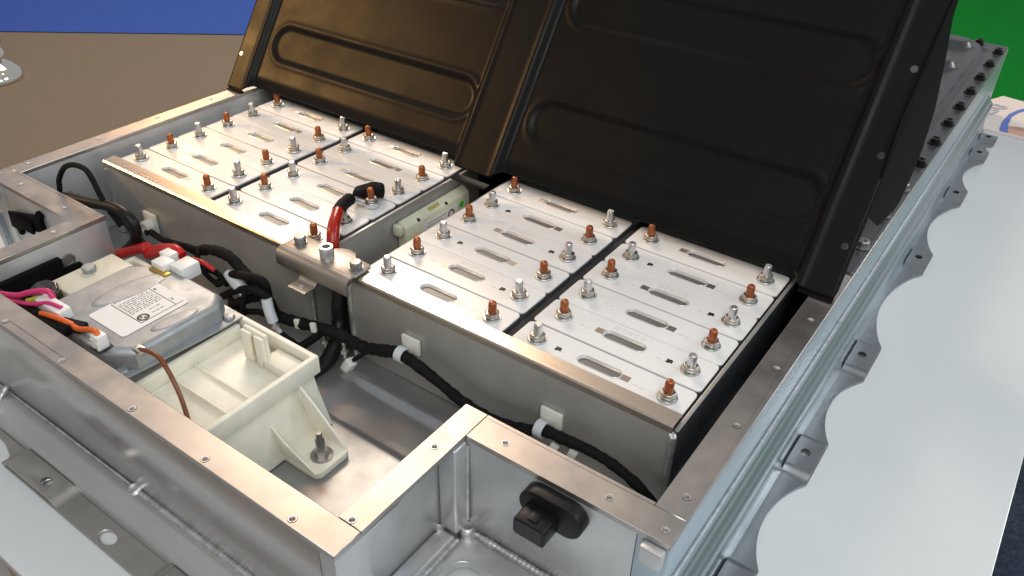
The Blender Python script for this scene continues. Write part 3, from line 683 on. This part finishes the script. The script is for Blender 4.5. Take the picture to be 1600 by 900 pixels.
for r, h in ((.0058, 0), (.0058, .00016), (.0036, .00016), (.0036, 0)): rgs.append([(-.3135 + r * math.cos(t), -.1995 + r * math.sin(t), zl + h) for t in [2 * math.pi * k / 24 for k in range(24)]])
mb.rings(rgs, False, False)
for a0 in (0, math.pi):
    mb.add([(-.3135, -.1995, zl + .00014)] + [(-.3135 + .0030 * math.cos(a0 + t), -.1995 + .0030 * math.sin(a0 + t), zl + .00014) for t in [k * math.pi / 10 for k in range(6)]], [(0, 1, 2, 3, 4, 5, 6)])
put(mb.build('round_emblem', M_['inkdark']), lb)

# plugs and small connectors on the unit
def plug(label, name='wire_connector'): return label
MB_ = MB
t = MB().obox((-.3870, -.2430, .0050), (.042, .001, 0), (0, 1, .1), None, .0200, .0062, .0058).build('wire_connector', M_['white'], None, .001); tag(t, 'white wire connector with magenta wires near the terminal cover', 'connector')
t = MB().obox((-.3050, -.2475, .0070), (1, 0, 0), (0, 1, 0), None, .0055, .0050, .0075).build('wire_connector', M_['white'], None, .0008); tag(t, 'small white upright plug with one orange wire in the control unit', 'connector')
mbx = MB(); mbx.box(-.3100, -.3060, -.2535, -.2515, .0, .011); mbx.box(-.3025, -.2995, -.2535, -.2515, .0, .009); put(mbx.build('latch_rib', M_['white']), t)
mbx = MB(); mbx.box(-.3125, -.2975, -.2545, -.2405, zc - .001, zc + .0006); put(mbx.build('socket_opening', M_['inkdark']), t)
t = thing('wire_connector', 'double white plug with black lead at the rear corner of the control unit', 'connector', (-.362, -.122, -.004))
MB().box(-.3830, -.3640, -.1420, -.1260, -.006, .0080).build('plug_half', M_['white'], t, .001)
MB().box(-.3630, -.3440, -.1340, -.1120, -.008, .0075).build('plug_half', M_['white'], t, .001)
MB().box(-.3960, -.3800, -.1240, -.1120, -.006, .0050).build('plug_cap', M_['white'], t, .001)
MB().box(-.3820, -.3560, -.1470, -.1380, -.014, .0022).build('gold_bracket', M_['gold'], t, .0008)
t = MB().obox((-.3490, -.2480, .0045), (.012, .004, 0), (0, 1, 0), None, .0130, .0060, .0030).build('tape_wrap', M_['tape'], None, .001); tag(t, 'black tape wrapped round orange wires on the control unit', 'tape')
t = MB().box(-.2790, -.2680, -.2350, -.2270, zc - .0004, zc + .0035).build('wire_crimp', M_['silver'], None, .0008); tag(t, 'shiny spade crimp at the end of the brown wire', 'crimp')
t = thing('terminal_bolt', 'dark hexagonal terminal bolt beside the cream terminal cover', 'bolt', (-.437, -.226, -.012))
MB().lathe((-.4370, -.2270, -.016), (.15, -.1, 1), [(.0135, 0), (.0145, .004), (.0145, .012), (.0125, .0155), (.0070, .0150)], 8).build('hex_head', mat('dark_chrome', (.16, .15, .14), .18, 1, .4, .1, 120), t, .0006)
MB().lathe((-.4365, -.2272, -.0005), (.15, -.1, 1), [(.0068, 0), (.0060, .0006), (.0030, .0002)], 14).build('bore', M_['inkdark'], t)
t = thing('terminal_block', 'flat black terminal block on the inner tongue wall of the tray', 'terminal block', (-.48, -.21, -.02))
MB().box(-.4870, -.4785, -.2560, -.1850, -.060, -.0052).build('block_body', M_['matteblack'], t, .001)
MB().box(-.4870, -.4800, -.1840, -.1650, -.060, -.0210).build('block_step', M_['matteblack'], t, .001)
MB().lathe((-.4868, -.1755, -.0145), (1, 0, 0), [(.0072, 0), (.0072, .0010), (.0054, .0012), (.0050, .0002)], 16).build('wall_plug', M_['steel'], t)

# ================================================================== CABLES
def cable(name, label, pts, r, m, cat='cable', group=None, wob=0., seg=12, sub=6):
    o = MB().tube(pts, r, seg, sub, wob).build(name, M_[m], None, 0, 60); tag(o, label, cat, group); return o
H1 = [(-.415, -.07, -.028), (-.385, -.07, -.015), (-.356, -.07, -.012), (-.337, -.07, -.021), (-.319, -.07, -.032), (-.306, -.068, -.050), (-.297, -.065, -.067), (-.271, -.06, -.068), (-.239, -.058, -.062), (-.21, -.055, -.06), (-.185, -.05, -.066), (-.164, -.047, -.063), (-.134, -.047, -.053), (-.111, -.047, -.056), (-.079, -.047, -.065), (-.047, -.047, -.075), (-.009, -.047, -.076), (.02, -.047, -.068), (.041, -.047, -.057), (.062, -.047, -.055), (.088, -.047, -.053), (.114, -.047, -.056), (.14, -.047, -.066), (.155, -.046, -.078)]
cable('wire_harness', 'thick black cloth taped wire harness running along both frame plates', H1, lambda t: .0062 if t < .55 else .0056 - .0012 * max(0, t - .8) * 5, 'tape', 'wire harness', None, .24, 14, 10)
BG = 'thin black harness branches in the tangle behind the control unit'
for (pts, r), BL in zip((([(-.374, -.078, -.051), (-.343, -.078, -.027), (-.316, -.078, -.018), (-.299, -.072, -.021), (-.300, -.068, -.045)], .0046),
               ([(-.363, -.082, -.061), (-.334, -.082, -.041), (-.304, -.082, -.028), (-.290, -.076, -.036), (-.292, -.067, -.062)], .0044),
               ([(-.322, -.088, -.066), (-.318, -.088, -.045), (-.315, -.084, -.032)], .0030),
               ([(-.400, -.075, -.016), (-.394, -.083, -.022), (-.383, -.085, -.037), (-.362, -.085, -.042), (-.345, -.080, -.030)], .0028),
               ([(-.41, -.078, -.042), (-.391, -.078, -.038), (-.372, -.078, -.036), (-.355, -.078, -.045)], .0036),
               ([(-.352, -.083, -.055), (-.330, -.085, -.064), (-.305, -.078, -.060), (-.290, -.07, -.070)], .0034),
               ([(-.340, -.090, -.060), (-.322, -.075, -.050), (-.305, -.068, -.046), (-.298, -.066, -.060)], .0052)), ['thin black branch with the widest arch in the cable tangle', 'thin black branch ending in the lower of two arches in the tangle', 'short upright black branch beside the control unit corner screw', 'thin black branch looping round under the double white plug', 'black branch lying straight beside the pale grey wrapping', 'black branch dipping lowest behind the cream housing corner', 'stubby thick black branch next to the grey sleeve']):
    cable('cable_branch', BL, pts, r, 'tape', 'cable', BG, .10)
cable('plug_lead', 'thin black lead looping from the harness into the double white plug', [(-.405, -.072, -.022), (-.414, -.078, -.018), (-.418, -.088, -.012), (-.408, -.102, -.008), (-.392, -.119, -.008), (-.385, -.128, -.004)], .0030, 'tape')
t = thing('spade_sleeve', 'grey heat shrink sleeve with silver crimp hanging from the harness', 'sleeve', (-.28, -.082, -.06))
MB().tube([(-.288, -.080, -.034), (-.284, -.082, -.046), (-.279, -.083, -.058)], .0058, 14).build('sleeve', M_['tie'], t)
MB().tube([(-.279, -.083, -.058), (-.2765, -.083, -.064), (-.273, -.082, -.070)], lambda t: .0040 if t < .4 else .0052, 14).build('crimp', M_['silver'], t)
cable('cable_branch', 'black cable from the silver crimp back up to the harness', [(-.271, -.082, -.072), (-.261, -.08, -.0775), (-.253, -.075, -.084), (-.245, -.069, -.078), (-.237, -.061, -.070), (-.233, -.058, -.064)], .0046, 'tape', 'cable', None, .1)
cable('power_cable', 'fat black power cable dropping out of the gap behind the cream housing', [(-.241, .035, -.060), (-.240, -.012, -.030), (-.238, -.025, -.046), (-.235, -.031, -.068), (-.228, -.042, -.080), (-.224, -.055, -.089), (-.221, -.072, -.096), (-.222, -.095, -.0985)], .0085, 'conduit')
cable('power_cable', 'second fat black power cable standing in the gap beside the frame edge', [(-.227, .035, -.060), (-.225, -.012, -.034), (-.222, -.020, -.048), (-.222, -.022, -.085), (-.224, -.018, -.1)], .0080, 'conduit')
for p, w in (((-.2245, -.0665, -.0675), 0), ((-.2480, -.0610, -.0680), 1)):
    pass
t = thing('pigtail_connector', 'small white plug on a thin black pigtail lying on the tray floor', 'connector', (-.2, -.06, -.1))
MB().obox((-.198, -.0590, -.0950), (.016, .001, .026), (.3, 1, 0), None, .0125, .0045, .0050).build('plug_body', M_['white'], t, .0008)
MB().tube([(-.160, -.050, -.058), (-.170, -.054, -.064), (-.181, -.055, -.074), (-.190, -.057, -.083)], .0024, 8).build('lead', M_['tape'], t)
cable('cable_loop', 'thin black sensor cable arched high in the tray corner', [(-.607, -.112, -.004), (-.604, -.11, .008), (-.599, -.11, .020), (-.578, -.11, .041), (-.554, -.11, .052), (-.531, -.11, .054), (-.521, -.11, .045), (-.514, -.11, .028), (-.505, -.110, .014), (-.490, -.108, -.005)], .0031, 'tape')
cable('cable_loop', 'thick black conduit curling round the step of the tray wall', [(-.585, -.116, .004), (-.568, -.115, .007), (-.531, -.112, .012), (-.5, -.110, .018), (-.476, -.109, .018), (-.462, -.108, .008), (-.463, -.108, -.006), (-.474, -.109, -.022), (-.500, -.112, -.044)], .0060, 'conduit')
cable('cable_loop', 'short black cable slanting down beside the conduit curl', [(-.503, -.108, .020), (-.491, -.106, .010), (-.474, -.105, -.006), (-.464, -.10, -.03)], .0042, 'conduit')
t = MB().obox((-.578, -.114, .003), (1, 0, .2), (0, 1, 0), None, .011, .007, .006).build('cable_connector', M_['plastic'], None, .0012); tag(t, 'black connector where the arched sensor cable meets the conduit', 'connector')
cable('clip_cable', 'thin black cable passing through the round clip on the far frame plate', [(-.552, -.050, -.064), (-.547, -.046, -.062), (-.521, -.05, -.060), (-.490, -.055, -.052), (-.458, -.06, -.042), (-.417, -.07, -.030)], .0038, 'tape')
cable('red_sleeve', 'red heat shrink sleeve, the one touching the cream terminal cover', [(-.500, -.116, -.043), (-.472, -.112, -.028), (-.444, -.110, -.0145)], lambda t: .0065 - .0010 * abs(t - .5), 'red', 'sleeve')
cable('red_sleeve', 'red heat shrink sleeve, the one ending at the double white plug', [(-.447, -.108, -.025), (-.418, -.108, -.009), (-.392, -.108, .001), (-.380, -.108, -.002)], lambda t: .0068 - .0014 * t * t, 'red', 'sleeve')
cable('red_wire', 'thin red wire behind the double white plug', [(-.376, -.100, -.008), (-.362, -.098, -.008), (-.348, -.095, -.014)], .0024, 'red', 'wire')
rc_ = thing('lug_cable', 'translucent red power cable with black boot, bolted to a copper stud', 'cable', (-.27, 0, -.05))
MB().tube([(-.262, .012, -.07), (-.264, .004, -.03), (-.266, .0, -.010), (-.2665, .0, .004), (-.2740, .010, .0165), (-.286, .028, .0205), (-.292, .037, .0205)], .0068, 14).build('red_jacket', M_['redcable'], rc_)
MB().tube([(-.289, .032, .0207), (-.298, .048, .0195), (-.3050, .066, .0168)], .0072, 14).build('black_boot', M_['tape'], rc_)
MB().tube([(-.3045, .064, .0170), (-.3020, .074, .0130), (-.2985, .081, .0085)], .0040, 12).build('barrel', M_['silver'], rc_)
MB().lathe((-.2950, .0900, .0018), (0, 0, 1), [(.0088, 0), (.0090, .0010), (.0090, .0034), (.0084, .0042), (.0050, .0042)], 22).build('lug_ring', M_['tie'], rc_)
mb = MB(); mb.plate([(-.3210, .0900), (-.3120, .0760), (-.3030, .0860), (-.2990, .1000), (-.2900, .1060), (-.2990, .1180), (-.3130, .1140)], [], .0040, .0195); mb.build('black_cap', M_['tape'], rc_, .004, seg=3)
WG = None
cable('magenta_wire', 'magenta wire arching highest into the white connector', [(-.462, -.259, -.002), (-.432, -.254, .006), (-.418, -.248, .012), (-.405, -.241, .0155), (-.398, -.238, .0145), (-.393, -.239, .007)], .0029, 'pink', 'wire')
cable('magenta_wire', 'magenta wire lying flat below the arched one', [(-.456, -.262, -.002), (-.421, -.257, .004), (-.404, -.252, .007), (-.388, -.246, .0115), (-.372, -.243, .0112)], .0021, 'pink', 'wire')
cable('yellow_wire', 'short yellow green wire under the arched magenta wire', [(-.425, -.250, .0), (-.416, -.243, .003), (-.408, -.236, .002)], .0026, 'yellow', 'wire')
cable('orange_wire', 'orange wire entering the black tape wrap', [(-.392, -.254, .003), (-.371, -.2525, .007), (-.356, -.251, .0085), (-.347, -.248, .006)], .0025, 'orange', 'wire')
cable('orange_wire', 'orange wire leaving the tape wrap for the upright white plug', [(-.345, -.249, .006), (-.334, -.2495, .008), (-.318, -.248, .014), (-.308, -.2475, .0160), (-.304, -.248, .012)], .0026, 'orange', 'wire')
cable('black_lead', 'black taped lead under the magenta wires at the tray wall', [(-.478, -.2600, -.008), (-.45, -.257, -.006), (-.425, -.254, -.008), (-.405, -.252, -.010)], .0072, 'tape', 'cable', None, .1)
cable('black_lead', 'black taped lead under the white connector with magenta wires', [(-.395, -.2555, -.004), (-.380, -.256, -.001), (-.362, -.257, .001), (-.347, -.254, .002)], .0048, 'tape', 'cable', None, .1)
cable('brown_wire', 'stiff brown wire curving from the control unit into the cream housing', [(-.272, -.231, .0030), (-.259, -.230, .0062), (-.246, -.229, .0045), (-.232, -.231, -.004), (-.216, -.235, -.020), (-.204, -.2400, -.038)], .0021, 'brown', 'wire')

# cable clips on the frame plates
def clip(x, z, label, tie=True):
    t = thing('cable_clip', label, 'cable clip', (x, -.0345, z))
    MB().box(x - .0115, x + .0115, -.0385, -.0345, z - .006, z + .0125).build('clip_base', M_['clip'], t, .0012)
    mb = MB(); rr = []
    for r0, h in ((.0082, -.0045), (.0082, .0045), (.0070, .0045), (.0070, -.0045), (.0082, -.0045)):
        rr.append([(x - .004 + h, -.0470 + r0 * math.cos(a), z - .0045 + r0 * math.sin(a)) for a in [2 * math.pi * k / 20 for k in range(20)]])
    mb.rings(rr, False, False); mb.build('strap', M_['tie'], t, 0, 60)
    return t
clip(-.1260, -.0480, 'nylon clip strapping the harness, the one close to the bridge bracket')
clip(.0420, -.0520, 'nylon clip strapping the harness, the one near the frame end')
t = thing('cable_clip', 'round nylon clip on the far frame plate holding a thin cable', 'cable clip', (-.556, -.0345, -.055))
MB().box(-.5680, -.5440, -.0390, -.0345, -.068, -.0420).build('clip_base', M_['clip'], t, .0015)
MB().lathe((-.5560, -.0392, -.0600), (0, -1, 0), [(.0095, 0), (.0095, .0080), (.0080, .0092), (.0060, .0092), (.0055, .0040)], 20).build('clip_ring', M_['clip'], t)
for x, z, lb_ in ((.0545, -.0680, 'tiny white peg hanging under the harness beside the strapped clip'), (.0740, -.0640, 'tiny white peg poking from the harness nearer the frame end')):
    t = MB().obox((x, -.050, z), (1, 0, -.3), (0, 1, 0), None, .0040, .0022, .0045).build('cable_peg', M_['clip'], None, .0006); tag(t, lb_, 'peg')
for (x, y, z, lb_) in ((-.2640, -.0640, -.0650, 'clear tie collar on the black branch under the harness'), (-.236, -.0660, -.0560, 'clear tie head on top of the harness crossing')):
    t = MB().obox((x, y, z), (1, .3, .1), (0, 1, 0), None, .0030, .0020, .0055).build('tie_collar', M_['clip'], None, .0006); tag(t, lb_, 'cable tie')
t = MB().tube([(-.352, -.078, -.028), (-.337, -.078, -.034), (-.325, -.079, -.044)], lambda u: .0050 + .003 * math.sin(u * 3), 10).build('foil_wrap', M_['tie'], None); tag(t, 'pale grey wrapping on a cable in the tangle', 'wrap')

# ================================================================== black side connectors on the two step walls
def side_connector(sg, label):
    X = (lambda v: v) if sg > 0 else mir
    t = thing('socket_connector', label, 'connector', (X(.120), -.152, -.004), 0, 'black sockets on the step walls')
    t['label'] = label
    zc_ = -.0040
    fp_ = stadium(X(.1205), zc_, .0540, .0285, 10)
    MB().plate(fp_, [], -.1521, -.1640, lambda q: (q[0], q[2], q[1])).build('mount_flange', M_['plastic'], t, .0012)
    cx = X(.1150); zc_ = -.0085
    MB().plate(rrect(cx - .0135, cx + .0135, zc_ - .0090, zc_ + .0080, .0030, 3), [], -.1641, -.1825, lambda q: (q[0], q[2], q[1])).build('shell', M_['plastic'], t, .0010)
    MB().plate(rrect(cx - .0110, cx + .0110, zc_ - .0068, zc_ + .0060, .002, 3), [], -.1823, -.1828, lambda q: (q[0], q[2], q[1])).build('mouth', M_['inkdark'], t)
    MB().box(cx - .004, cx + .004, -.179, -.166, zc_ + .0081, zc_ + .0090).build('key_rib', M_['plastic'], t, .0003)
side_connector(1, 'black oval flanged socket on the step wall near the side rail')
t = thing('socket_connector', 'flat black socket with small ears on the step wall beside the brown carpet', 'connector', (-.612, -.152, -.02), 0, 'black sockets on the step walls')
MB().plate([(-.651, -.046), (-.640, -.046), (-.638, -.052), (-.632, -.052), (-.628, -.043), (-.583, -.030), (-.576, -.034), (-.571, -.026), (-.572, -.012), (-.566, -.004), (-.574, .000), (-.580, -.008), (-.648, -.026)], [], -.1521, -.1570, lambda q: (q[0], q[2], q[1] + .006)).build('socket_body', M_['matteblack'], t, .0006)
MB().box(-.640, -.590, -.1600, -.1572, -.030, -.014).build('socket_lip', M_['matteblack'], t, .001)

# ================================================================== LEAFLET
lf = thing('leaflet', 'printed welding leaflet with blue band lying on the table end', 'leaflet', (.26, 1.25, ZT - .012))
MB().plate([(.198, 1.1015), (.60, 1.085), (.60, 1.29), (.259, 1.292), (.222, 1.299), (.205, 1.260), (.180, 1.255)], [], ZT - .0115, ZT + .0035).build('paper_stack', M_['paper'], lf, .0004)
MB().plate([(.330, 1.10), (.58, 1.088), (.60, 1.22), (.36, 1.24)], [], ZT + .0036, ZT + .0042).build('loose_page', M_['sticker'], lf)
zz = ZT + .0038
outer = [(.2475, 1.104), (.2450, 1.114), (.2430, 1.152), (.247, 1.202), (.256, 1.232), (.266, 1.252), (.285, 1.268)]
inner = [(.2600, 1.104), (.2590, 1.114), (.2545, 1.150), (.2540, 1.192), (.261, 1.220), (.269, 1.238), (.287, 1.252)]
n = len(outer); mb = MB(); mb.add([(x, y, zz) for x, y in outer + inner], [(i, i + 1, n + i + 1, n + i) for i in range(n - 1)]); mb.build('blue_band', M_['blueink'], lf)
mb = MB(); mb.add([(x, y, zz) for x, y in ((.2595, 1.1045), (.2560, 1.138), (.275, 1.148), (.325, 1.142), (.325, 1.102))], [(0, 1, 2, 3, 4)]); mb.build('picture', M_['photo'], lf)
fc = bpy.data.curves.new('letters', 'FONT'); fc.body = 'ESAB'; fc.size = .036; fc.extrude = .0003; fc.space_character = 1.15
fo = bpy.data.objects.new('tmp', fc); me = bpy.data.meshes.new_from_object(fo); bpy.data.objects.remove(fo)
me.materials.clear(); me.materials.append(M_['greyink']); o = obj('lettering', me); o.location = (.2215, 1.176, zz + .0004); o.rotation_euler = (0, 0, math.radians(72)); o.scale = (.74, 1, 1); put(o, lf)

# ================================================================== CHROME STAND
CX, CY = -3.335, .955
cs = thing('chrome_stand', 'shiny chrome stand foot with coiled column on the brown carpet', 'stand', (CX, CY, ZF))
MB().lathe((CX, CY, ZF + .002), (0, 0, 1), [(.120, 0), (.120, .014), (.108, .034), (.085, .055), (.055, .075), (.035, .09), (.03, .10)], 40).build('foot_disc', M_['chrome'], cs, 0, 50)
pts = [(CX + .060 * math.cos(a), CY + .060 * math.sin(a), ZF + .09 + a * .0085) for a in [k * .5 for k in range(64)]]
MB().tube(pts, .013, 10, 2).build('coil', M_['chrome'], cs, 0, 60)
MB().cyl((CX, CY, ZF + .08), (0, 0, 1), .025, .5, 20).build('column', M_['chrome'], cs)
